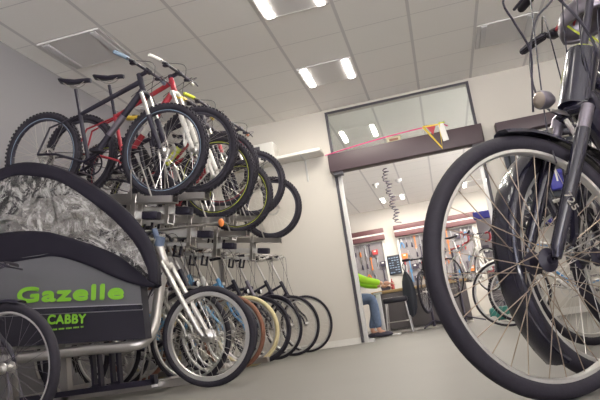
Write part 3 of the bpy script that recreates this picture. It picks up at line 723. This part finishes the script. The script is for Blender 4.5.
rb('bicycle farthest back in the right-hand row, with silver rims', 1.02, 3.9, pi-.66, style='step', fork='rigid', bars='sweep', col='alu_paint', forkcol='alu_paint', rim='rim_silver', tw=.04, saddlez=.95, barz=1.05)
# loose brake hoses looping in front of the head tube
bpy.context.view_layer.update()
Xi = A.matrix_world.inverted()
for pts, r_ in (([(.42, 1.95, 1.30), (.339, 1.85, 1.169), (.355, 1.85, 1.089), (.381, 1.85, .988), (.366, 1.85, .894), (.345, 1.83, .79)], .0035),
               ([(.56, 2.0, 1.27), (.502, 1.95, 1.177), (.445, 1.95, 1.129), (.403, 1.93, 1.034), (.38, 1.92, .912), (.387, 1.88, .819), (.42, 1.84, .76)], .0035),
               ([(.44, 1.86, 1.25), (.484, 1.8, 1.101), (.519, 1.8, 1.032), (.541, 1.8, .956), (.56, 1.82, .86)], .004)):
    b = MB(Xi); b.tube(spl(pts, 22), r_, 6); b.build('brake_cable', 'black', A)
# ------------------------------------------------------------------ workshop behind the doorway
pm('bench_front', (.17, .155, .16), .6, var=.15, vscale=4)
pm('bench_wood', (.55, .38, .18), .5, var=.2, vscale=10)
pm('pegboard', (.27, .25, .26), .7, var=.12, vscale=25)
pm('tool_dark', (.06, .05, .08), .4)
pm('tool_red', (.5, .07, .07), .4)
pm('tool_steel', (.45, .45, .47), .3, .8)
pm('denim', (.13, .18, .28), .85, var=.25, vscale=25)
pm('hivis', (.38, .72, .03), .7, var=.12, vscale=12)
pm('skin', (.62, .34, .24), .55)
pm('shoe', (.05, .045, .07), .6)
pm('hair', (.09, .05, .03), .7)
pm('blue_header', (.05, .05, .32), .5)
pm('display_grey', (.22, .2, .22), .5)
pm('board_black', (.03, .035, .05), .5)
YP = 16.6
for (xa, xb, lab) in ((-2.32, -1.33, 'dark red wooden pelmet over the tool board nearer the door jamb'), (-1.05, 1.1, 'long dark red wooden pelmet over the wider tool board')):
    w_ = xb-xa; t = thing('pelmet', lab, 'wall panel', ((xa+xb)/2, YP-.1, 2.36), (0, 0, 0), 'red wooden pelmets on the workshop wall')
    for z in (.06, .235):
        b = MB(); b.rbox((0, 0, z), (w_, .18, .125), .006); b.build('board', 'wood_red', t)
    b = MB(); b.box((0, -.02, .147), (w_, .10, .045)); b.build('light_strip_cover', 'plastic_white', t)
peg = []
for (xa, xb, z0, z1, lab) in ((-2.30, -1.40, 1.2, 2.32, 'narrow tool board on the workshop wall next to the door jamb'), (-1.0, 1.0, .95, 2.32, 'wide tool board on the workshop wall behind the bench')):
    t = thing('tool_board', lab, 'tool board', ((xa+xb)/2, YP-.02, z0)); w_ = xb-xa; h = z1-z0
    b = MB(); b.box((0, 0, h/2), (w_, .03, h)); b.build('panel', 'pegboard', t)
    for dx in (-w_/2, w_/2):
        b = MB(); b.box((dx, -.02, h/2), (.05, .06, h)); b.build('frame_rail', 'plastic_white', t)
def tool(kind, x, z, m):
    y = YP-.06; lab = {'spanner': 'small metal spanner hanging on the workshop tool board', 'screwdriver': 'small screwdriver with coloured handle hanging on the workshop tool board', 'pliers': 'small pliers hanging on the workshop tool board', 'parts_bin': 'small coloured parts bin on the workshop tool board'}[kind]
    t = thing(kind, lab, 'storage bin' if kind == 'parts_bin' else 'tool', (x, y, z), (0, 0, 0), kind+'s on the workshop tool boards')
    b = MB()
    if kind == 'spanner':
        b.tube([(0, 0, 0), (0, 0, .26)], .014, 6, flat=.5); b.lathe([(.014, -.008), (.034, -.008), (.034, .008), (.014, .008)], (0, 0, .28), seg=10); b.lathe([(.012, -.008), (.03, -.008), (.03, .008), (.012, .008)], (0, 0, -.02), seg=10, a0=rad(-60), a1=rad(240)); b.build('shank', m, t)
    elif kind == 'screwdriver':
        b.tube([(0, 0, .12), (0, 0, .30)], .008, 6); b.build('blade', 'tool_steel', t); b = MB(); b.tube([(0, 0, 0), (0, 0, .02), (0, 0, .10), (0, 0, .13)], [.018, .024, .02, .012], 8); b.build('handle', m, t)
    elif kind == 'pliers':
        for s in (-1, 1): b.tube(spl([(s*.045, 0, 0), (s*.05, 0, .07), (s*.012, 0, .14), (-s*.012, 0, .17)], 8), .014, 6)
        b.build('handle', m, t); b = MB()
        for s in (-1, 1): b.tube([(s*.014, 0, .16), (s*.008, 0, .25)], [.018, .007], 6)
        b.build('jaw', 'tool_steel', t)
    else:
        b.prism([(-.07, 0), (.07, 0), (.08, .13), (-.08, .13)], -.05, .04); b.build('tray', m, t); b = MB(); b.box((0, -.054, .09), (.06, .006, .035)); b.build('label_plate', 'white', t)
cols = ['tool_dark', 'tool_red', 'tool_steel', 'tool_dark', 'blue', 'tool_dark', 'orange']
kinds = ['spanner', 'pliers', 'screwdriver', 'spanner', 'parts_bin', 'pliers', 'screwdriver']
n = 0
for (xa, xb, zs) in ((-2.2, -1.5, (1.30, 1.64, 1.98)), (-.9, .9, (1.12, 1.43, 1.72, 2.02))):
    for z in zs:
        m_ = int((xb-xa)/.12)
        for i in range(m_+1):
            if random.random() < .12: continue
            tool(kinds[(n*3+i) % 7], xa+(xb-xa)*i/m_+random.uniform(-.02, .02), z+random.uniform(-.02, .03), cols[(n+i*2) % 7])
            n += 1
t = thing('notice_board', 'black notice board with pale rows of text between the two tool boards', 'notice board', (-1.2, YP-.03, 1.37))  # dark notice board mounted on the workshop wall
b = MB(); b.rbox((0, 0, .26), (.34, .03, .52), .005); b.build('panel', 'board_black', t)
b = MB()
for k in range(7):
    for j in range(4):
        if random.random() < .8: b.box((-.11+j*.07, -.018, .06+k*.065), (.05, .004, .022))
b.build('text_rows', 'grey_blue', t, kind='stuff')
# bench
t = thing('workbench', 'long low grey workbench with pale wooden top in the workshop', 'workbench', (-.45, 11.2, 0))
b = MB(); b.rbox((0, 0, .72), (1.66, .7, .05), .008); b.build('top', 'bench_wood', t)
b = MB(); b.box((0, -.02, .37), (1.60, .6, .66)); b.build('cabinet', 'bench_front', t)
for x in (-.55, 0, .55):
    b = MB(); b.rbox((x, -.33, .38), (.5, .02, .58), .006); q = b.build('door', 'bench_front', t); b = MB(); b.tube([(x-.08, -.355, .6), (x+.08, -.355, .6)], .009, 6); b.build('handle', 'steel', q)
b = MB(); b.box((0, -.30, .03), (1.62, .04, .06)); b.build('plinth', 'plastic_white', t)
for i, (x, m, k) in enumerate(((-1.02, 'tool_dark', 0), (-.9, 'tool_red', 1), (-.32, 'white', 0), (-.1, 'tool_dark', 1), (.05, 'orange', 0), (.2, 'tool_dark', 1))):
    if k: 
        t = thing('oil_bottle', ['', 'red bottle with nozzle on the left of the workbench', '', 'dark bottle with nozzle in the middle of the workbench', '', 'dark bottle with nozzle near the right end of the workbench'][i], 'bottle', (x, 11.05, .745)); b = MB(); b.lathe([(.0, 0), (.032, 0), (.034, .02), (.034, .12), (.012, .16), (.01, .2), (0, .2)], (0, 0, 0), 'z', 12, close=False); b.build('body', m, t); b = MB(); b.tube([(0, 0, .19), (0, 0, .24)], [.012, .004], 6); b.build('nozzle', 'white', t)
    else:
        t = thing('parts_tray', ['dark parts tray at the left end of the workbench', '', 'white parts tray on the workbench', '', 'orange parts tray on the workbench'][i], 'tray', (x, 11.05, .745)); b = MB(); b.prism([(-.07, 0), (.07, 0), (.09, .08), (-.09, .08)], -.08, .08); b.build('tray', m, t); b = MB(); b.tube([(-.03, -.02, .08), (.04, .03, .12)], .012, 6); b.build('loose_part', 'steel', t)
# stool
t = thing('workshop_stool', 'metal stool with black padded seat in front of the workbench', 'stool', (-.83, 10.3, 0))
b = MB(); b.rbox((0, 0, .54), (.40, .34, .085), .025); b.build('seat', 'black', t)
for sx in (-1, 1):
    for sy in (-1, 1):
        b = MB(); b.tube([(sx*.16, sy*.13, .50), (sx*.20, sy*.17, 0)], .012, 8); b.build('leg', 'steel', t)
b = MB(); b.tube([(-.185, -.155, .19), (.185, -.155, .19), (.185, .155, .19), (-.185, .155, .19)], .009, 6, closed=True); b.build('footrest', 'steel', t)
t = thing('floor_stand', 'pale grey upright stand with flat foot just inside the doorway', 'stand', (-1.03, 9.6, 0))
b = MB(); b.rbox((0, 0, .33), (.07, .05, .64), .01); b.build('post', 'frame_alu', t); b = MB(); b.rbox((0, 0, .012), (.5, .2, .024), .008); b.build('foot', 'frame_alu', t); b = MB(); b.rbox((0, 0, .66), (.13, .08, .03), .008); b.build('cap', 'frame_alu', t)
# display
t = thing('display_totem', 'tall grey display panel with a blue header in the workshop', 'display stand', (.88, 10.8, 0))
b = MB(); b.rbox((0, 0, .88), (.32, .06, 1.6), .01); b.build('panel', 'display_grey', t); b = MB(); b.rbox((0, -.01, 1.75), (.38, .09, .13), .01); b.build('header', 'blue_header', t); b = MB(); b.rbox((0, 0, .03), (.42, .35, .06), .01); b.build('base', 'display_grey', t)
for z in (.7, 1.0, 1.3):
    b = MB(); b.tube([(-.1, -.03, z), (-.1, -.15, z)], .006, 5); b.tube([(.1, -.03, z), (.1, -.15, z)], .006, 5); b.tube([(-.1, -.15, z), (.1, -.15, z)], .006, 5); b.build('hook_rail', 'steel', t)
for i, (z, x, m) in enumerate(((1.22, -.1, 'tool_dark'), (1.2, .1, 'grey_blue'), (.9, -.1, 'red'), (.9, .1, 'tool_dark'), (.6, 0, 'grey_blue'))):
    t = thing('accessory_pack', ['dark pack hanging at the top left of the blue-headed display', 'blue-grey pack hanging at the top right of the blue-headed display', 'red pack hanging on the blue-headed display', 'dark pack in the middle row of the blue-headed display', 'blue-grey pack lowest on the blue-headed display'][i], 'package', (.88+x, 10.8-.15, z-.1))
    b = MB(); b.rbox((0, -.01, .03), (.11, .03, .14), .008); b.build('card', m, t); b = MB(); b.ball((0, -.02, .02), (.035, .02, .04)); b.build('blister', 'lens', t)
# coiled hose, small ceiling devices
b = MB(); b.tube([(-.75+.05*sin(i*.55)+.03*sin(i*.13)+.0005*i, 12+.05*cos(i*.55), 3.2-.0058*i) for i in range(200)], .010, 5)
tag(b.build('coiled_hose', 'tool_dark'), 'thin coiled air hose hanging from the workshop ceiling', 'hose')
for i, x in enumerate((-1.02, -.5)):
    t = thing('ceiling_spot', ['small round ceiling spot above the workshop, further from the coiled hose', 'small round ceiling spot beside the coiled hose'][i], 'ceiling spot', (x-.05, 13.3, 3.2)); b = MB(); b.lathe([(0, 0), (.08, 0), (.07, -.05), (0, -.05)], (0, 0, 0), 'z', 16, close=False); b.build('housing', 'white', t); b = MB(); b.ball((0, 0, -.055), (.045, .045, .03)); b.build('bulb', 'lens', t)
# repair stand with wheel-on bike seen end-on, and elevated road bike
def repair(label, x, y, h, ax_, ay_):
    t = thing('repair_stand', label, 'repair stand', (x, y, 0)); b = MB(); b.tube([(0, 0, .02), (0, 0, h)], .022, 10); b.build('post', 'tool_dark', t)
    for a in (0, 2.1, 4.2):
        b = MB(); b.tube([(0, 0, .12), (.32*cos(a), .32*sin(a), .015)], .014, 6); b.build('leg', 'tool_dark', t)
    b = MB(); b.tube([(0, 0, h-.02), (ax_, ay_, h)], .016, 8); b.build('clamp_arm', 'tool_red', t)
repair('black repair stand holding the white road bicycle', .22, 10.55, 1.25, .12, -.22)
bike('white road bicycle with red bar tape raised in the repair stand', rootloc=V((.69, 9.7, .43)), yaw=.95, r=.335, tw=.025, wb=.98, style='road', fork='rigid', bars='drop', col='white', forkcol='white', grip='red', rim='rim_silver', ha=72, saddlez=.98, barz=.9)
repair('dark repair stand holding a bicycle seen end-on beside the stool', -.30, 10.85, 1.1, 0, -.3)
bike('dark bicycle raised in a repair stand beside the stool, seen end-on', rootloc=V((-.33, 10.05, .24)), yaw=pi/2+.25, r=.345, tw=.04, wb=1.05, style='mtb', fork='rigid', bars='flat', col='matte_black', forkcol='matte_black', rim='rim_black', ha=70, saddlez=.90)
t = thing('apron', 'dark narrow apron hanging in front of the workbench, right of the stool', 'apron', (-.60, 10.35, .22))
b = MB(); prof = [(.0, .0), (.05, .05), (.085, .16), (.10, .32), (.098, .46), (.08, .60), (.045, .70), (.02, .76)]
vs = []; fs = []; sg = 20
for (w2, z) in prof:
    for k in range(sg):
        a = 2*pi*k/sg; q_ = 1+.18*cos(5*a); vs.append((w2*cos(a)*q_, .035*sin(a)*q_*(.3+w2*7), z))
fs = [(i*sg+k, i*sg+(k+1) % sg, (i+1)*sg+(k+1) % sg, (i+1)*sg+k) for i in range(len(prof)-1) for k in range(sg)]
b.add(vs, fs); b.build('cloth', 'board_black', t)
b = MB(); b.tube(spl([(0, 0, .75), (.03, 0, .84), (0, .0, .90), (-.03, 0, .84), (0, 0, .75)], 12), .008, 5); b.build('neck_loop', 'board_black', t)
b = MB(); b.tube([(0, 0, .88), (0, .45, .88)], .010, 6); b.box((0, .45, .62), (.05, .04, .56)); tag(b.build('hanging_hook', 'steel'), 'steel hook arm holding the dark apron at the workbench', 'hook').location = (-.60, 10.35, .22)
# bicycles standing just inside the showroom near the right jamb
bike('city bicycle with silver wheels parked against the wall right of the doorway', rootloc=V((.60, 6.75, 0)), yaw=pi+.15, r=.345, tw=.028, wb=1.05, style='city', fork='rigid', bars='flat', col='alu_paint', forkcol='black', rim='rim_silver', ha=69, saddlez=.92, fender='alu')
bike('dark blue bicycle parked closest to the wall right of the doorway', rootloc=V((.80, 7.40, 0)), yaw=pi+.15, r=.345, tw=.035, wb=1.05, style='city', fork='rigid', bars='sweep', col='blue', forkcol='blue', rim='rim_silver', ha=69, saddlez=.92, barz=1.1)
t = thing('air_pump', 'small dark green compressor on the floor next to the silver-wheeled bicycle', 'compressor', (.62, 8.35, 0)); b = MB(); b.rbox((0, 0, .12), (.26, .2, .17), .04); b.build('tank', 'teal', t); b = MB(); b.tube(spl([(-.08, 0, .2), (-.06, 0, .27), (.06, 0, .27), (.08, 0, .2)], 8), .01, 6); b.build('handle', 'black', t)
b = MB()
for s in (-.1, .1): b.lathe([(.01, -.01), (.05, -.01), (.05, .01), (.01, .01)], (s, -.1, .05), seg=14)
b.build('wheel', 'white', t)
# right wall display
t = thing('product_wall', 'dark brown header board with a dark goods panel on the wall right of the doorway', 'wall display', (1.75, YW-.06, 1.1))
b = MB(); b.rbox((0, -.03, 1.30), (1.5, .14, .16), .006); b.build('header_board', 'header', t); b = MB(); b.box((0, .02, .58), (1.44, .05, 1.2)); b.build('goods_panel', 'board_black', t)
for k, z in enumerate((.25, .62, .98)):
    b = MB(); b.tube([(-.68, -.02, z+.06), (.68, -.02, z+.06)], .008, 5); b.build('hook_rail', 'steel', t)
gc = ['board_black', 'blue_header', 'board_black', 'white', 'board_black', 'blue_header', 'board_black']
for i in range(3):
    for j in range(7):
        m = gc[(i*3+j) % 7]; nm = {'board_black': 'black', 'blue_header': 'navy blue', 'white': 'white', 'orange': 'orange', 'grey_blue': 'blue-grey'}[m]
        t = thing('pannier_bag', nm+' bicycle bag hanging in the '+['bottom', 'middle', 'top'][i]+' row of the goods panel', 'bag', (1.16+j*.195, YW-.17, (1.22, 1.6, 1.96)[i]), (0, 0, 0), nm+' bags in the '+['bottom', 'middle', 'top'][i]+' row of the goods panel')
        b = MB(); b.rbox((0, 0, .0), (.16, .12, .24), .03); b.build('body', m, t); b = MB(); b.rbox((0, -.01, .09), (.165, .125, .08), .025); b.build('flap', m, t); b = MB(); b.box((0, -.08, .05), (.02, .008, .14)); b.build('strap', 'white' if m != 'white' else 'black', t)
# helmets
def helmet(label, loc, rot, shell, accent, strap):
    t = thing('bicycle_helmet', label, 'helmet', loc, rot); t.scale = (.74, .74, .74) if shell == 'spoke_dark' else (1, 1, 1); b = MB(); n = 14; ys = 18
    vs = []; fs = []
    for i in range(n+1):
        for k in range(ys):
            th = (pi*.56)*i/n; a = 2*pi*k/ys; e = 1+.04*cos(a*6)*sin(th)
            vs.append((.118*sin(th)*cos(a)*e, .088*sin(th)*sin(a)*e, .10*cos(th)*e))
    for i in range(n):
        for k in range(ys): fs.append((i*ys+k, (i+1)*ys+k, (i+1)*ys+(k+1) % ys, i*ys+(k+1) % ys))
    b.add(vs, fs); o = b.build('shell', shell, t); md = o.modifiers.new('s', 'SOLIDIFY'); md.thickness = -.02
    b = MB()
    for k in (-2, -1, 0, 1, 2):
        pts = [V((.121*sin(th)*1.0, .088*sin(th)*sin(k*.42), .103*cos(th)*cos(k*.32))) for th in [(-1.25+2.5*j/10) for j in range(11)]]
        b.tube(pts, .007, 5)
    b.build('vent_rib', accent, t)
    b = MB()
    for s in (-1, 1): b.tube(spl([(.05, s*.09, -.01), (.02, s*.075, -.09), (0, s*.02, -.14)], 6), .005, 5); b.tube(spl([(-.07, s*.085, -.01), (0, s*.07, -.09)], 4), .004, 5)
    b.build('strap', strap, t)
helmet('small dark helmet with red ribs and lime straps hanging above the second bicycle bars', (.635, 2.12, 1.15), (.15, .25, 2.4), 'spoke_dark', 'red', 'lime')
helmet('pink and light blue helmet hanging behind the front bicycle head tube', (.93, 3.1, 1.14), (.1, .2, 2.4), 'pink', 'light_blue', 'black')

# ------------------------------------------------------------------ person seated in the workshop
def skinmesh(name, m, parent, chains, sub=2):
    # chains: list of lists of (pos, radius); chains share a vertex when positions repeat
    vs = []; rs = []; es = []; key = {}
    for ch in chains:
        prev = None
        for p, r in ch:
            k = tuple(round(c, 4) for c in p)
            if k not in key: key[k] = len(vs); vs.append(p); rs.append(r)
            i = key[k]
            if prev is not None: es.append((prev, i))
            prev = i
    me = bpy.data.meshes.new(name); me.from_pydata(vs, es, []); o = bpy.data.objects.new(name, me); C.objects.link(o)
    md = o.modifiers.new('skin', 'SKIN'); md.use_smooth_shade = True
    for i, r in enumerate(rs):
        q = r if isinstance(r, tuple) else (r, r); me.skin_vertices[0].data[i].radius = q
    me.skin_vertices[0].data[0].use_root = True
    s = o.modifiers.new('sub', 'SUBSURF'); s.levels = sub; s.render_levels = sub
    bpy.context.view_layer.update()
    me2 = bpy.data.meshes.new_from_object(o.evaluated_get(bpy.context.evaluated_depsgraph_get())); bpy.data.objects.remove(o)
    me2.name = name; me2.materials.clear(); me2.materials.append(K[m]); o = bpy.data.objects.new(name, me2); C.objects.link(o); o.parent = parent
    for p in me2.polygons: p.use_smooth = True
    return o
px, py = -1.50, 9.35
t = thing('person', 'person in a lime green jacket and jeans seated just inside the doorway, arm reaching out', 'person', (px, py, 0))
pelv = (0, 0, .60); ch1 = (.02, 0, .80); ch2 = (.06, 0, .98); nk = (.07, 0, 1.12); hd = (.08, 0, 1.22)
kn = [(.42, -.11, .61), (.38, .13, .58)]; an = [(.44, -.11, .10), (.30, .14, .10)]
shl = [(.09, -.17, 1.03), (.05, .17, 1.03)]; el = [(.34, -.19, .87), (.32, .20, .82)]; wr_ = [(.62, -.17, .78), (.55, .10, .76)]
body = [[(pelv, .12), (ch1, .11), (ch2, .12), (nk, .055), (hd, .06)]]
for i in (0, 1):
    s = (-1, 1)[i]
    body += [[(pelv, .12), ((.06, s*.10, .60), .085), (kn[i], .06), ((kn[i][0]+.01, kn[i][1], .36), .052), (an[i], .038), ((an[i][0]+.14, an[i][1], .035), .03)]]
    body += [[(ch2, .12), (shl[i], .055), (el[i], .042), (wr_[i], .028)]]
bo = skinmesh('body', 'skin', t, body)
b = MB(); b.ball((.10, 0, 1.28), (.095, .078, .115), 20); b.ball((.195, 0, 1.27), (.02, .014, .02), 8); b.ball((.185, 0, 1.225), (.012, .025, .008), 8)
for s in (-1, 1): b.ball((.09, s*.08, 1.27), (.02, .012, .03), 8)
b.build('head', 'skin', t)
b = MB()
for s in (-1, 1): b.ball((.182, s*.032, 1.295), (.010, .014, .009), 8)
b.build('eye', 'lens', t)
b = MB(); b.ball((.085, 0, 1.31), (.105, .087, .105), 20); b.v = [V((p.x if p.z > 1.30 or p.x < .09 else .09, p.y, max(p.z, 1.24))) for p in b.v]; b.build('hair', 'hair', t)
skinmesh('jacket', 'hivis', t, [[((0, 0, .62), .155), (ch1, .15), (ch2, .155), ((.07, 0, 1.09), .07)]]+[[(ch2, .155), (shl[i], .078), (el[i], .066), (tuple(V(el[i]).lerp(V(wr_[i]), .88)), .046)] for i in (0, 1)])
skinmesh('trousers', 'denim', t, [[((0, 0, .60), .145), ((0, 0, .66), .14)]]+[[((0, 0, .60), .145), ((.06, s*.10, .60), .105), (kn[i], .078), ((kn[i][0]+.01, kn[i][1], .36), .068), ((an[i][0], an[i][1], .13), .058)] for i, s in ((0, -1), (1, 1))])
for i in (0, 1):
    b = MB(); b.ball((an[i][0]+.06, an[i][1], .045), (.14, .05, .045), 14); b.v = [V((p.x, p.y, max(p.z, .012))) for p in b.v]; b.build('shoe', 'shoe', t)
    w0 = V(wr_[i]); ch = [[(tuple(w0), .024), (tuple(w0+V((.04, 0, -.005))), (.022, .034)), (tuple(w0+V((.085, 0, -.01))), (.018, .034))]]
    for k, l in ((-1.5, .06), (-.5, .072), (.5, .068), (1.5, .055)):
        a0_ = w0+V((.085, 0, -.01)); p1 = w0+V((.10, k*.018, -.012)); ch.append([(tuple(a0_), (.018, .034)), (tuple(p1), .009), (tuple(p1+V((l*.55, 0, -.008))), .0085), (tuple(p1+V((l, 0, -.03))), .0075)])
    th = w0+V((.04, 0, -.005)); ch.append([(tuple(th), (.022, .034)), (tuple(w0+V((.06, .045, -.01))), .010), (tuple(w0+V((.095, .055, -.025))), .009)])
    skinmesh('hand', 'skin', t, ch, 1)
t = thing('work_seat', 'low black stool under the seated person in the lime green jacket', 'stool', (px, py, 0)); b = MB(); b.lathe([(0, .45), (.16, .45), (.17, .43), (.16, .40), (0, .40)], (0, 0, 0), 'z', 20, close=False); b.build('seat', 'black', t)
for a in (.5, 2.1, 3.7, 5.2):
    b = MB(); b.tube([(.09*cos(a), .09*sin(a), .4), (.2*cos(a), .2*sin(a), 0)], .012, 6); b.build('leg', 'steel', t)
# ------------------------------------------------------------------ camera
yw, pt_, rl = rad(-11.965), rad(12.063), rad(-8.452)
f = V((sin(yw)*cos(pt_), cos(yw)*cos(pt_), sin(pt_))); r0 = V((cos(yw), -sin(yw), 0)); u0 = r0.cross(f)
Rv = r0*cos(rl)+u0*sin(rl); Uv = u0*cos(rl)-r0*sin(rl)
cam = bpy.data.cameras.new('camera'); co = bpy.data.objects.new('camera', cam); C.objects.link(co)
m3 = M((Rv, Uv, -f)).transposed(); co.matrix_world = M.Translation((0, 0, .2633)) @ m3.to_4x4()
cam.sensor_width = 36; cam.lens = 608.54/600*36; cam.clip_start = .05
sc.camera = co
sc.view_settings.view_transform = 'Standard'; sc.view_settings.look = 'None'; sc.view_settings.gamma = 1; sc.view_settings.exposure = 0.74
sc.cycles.max_bounces = 7; sc.cycles.transparent_max_bounces = 12; sc.cycles.use_denoising = True
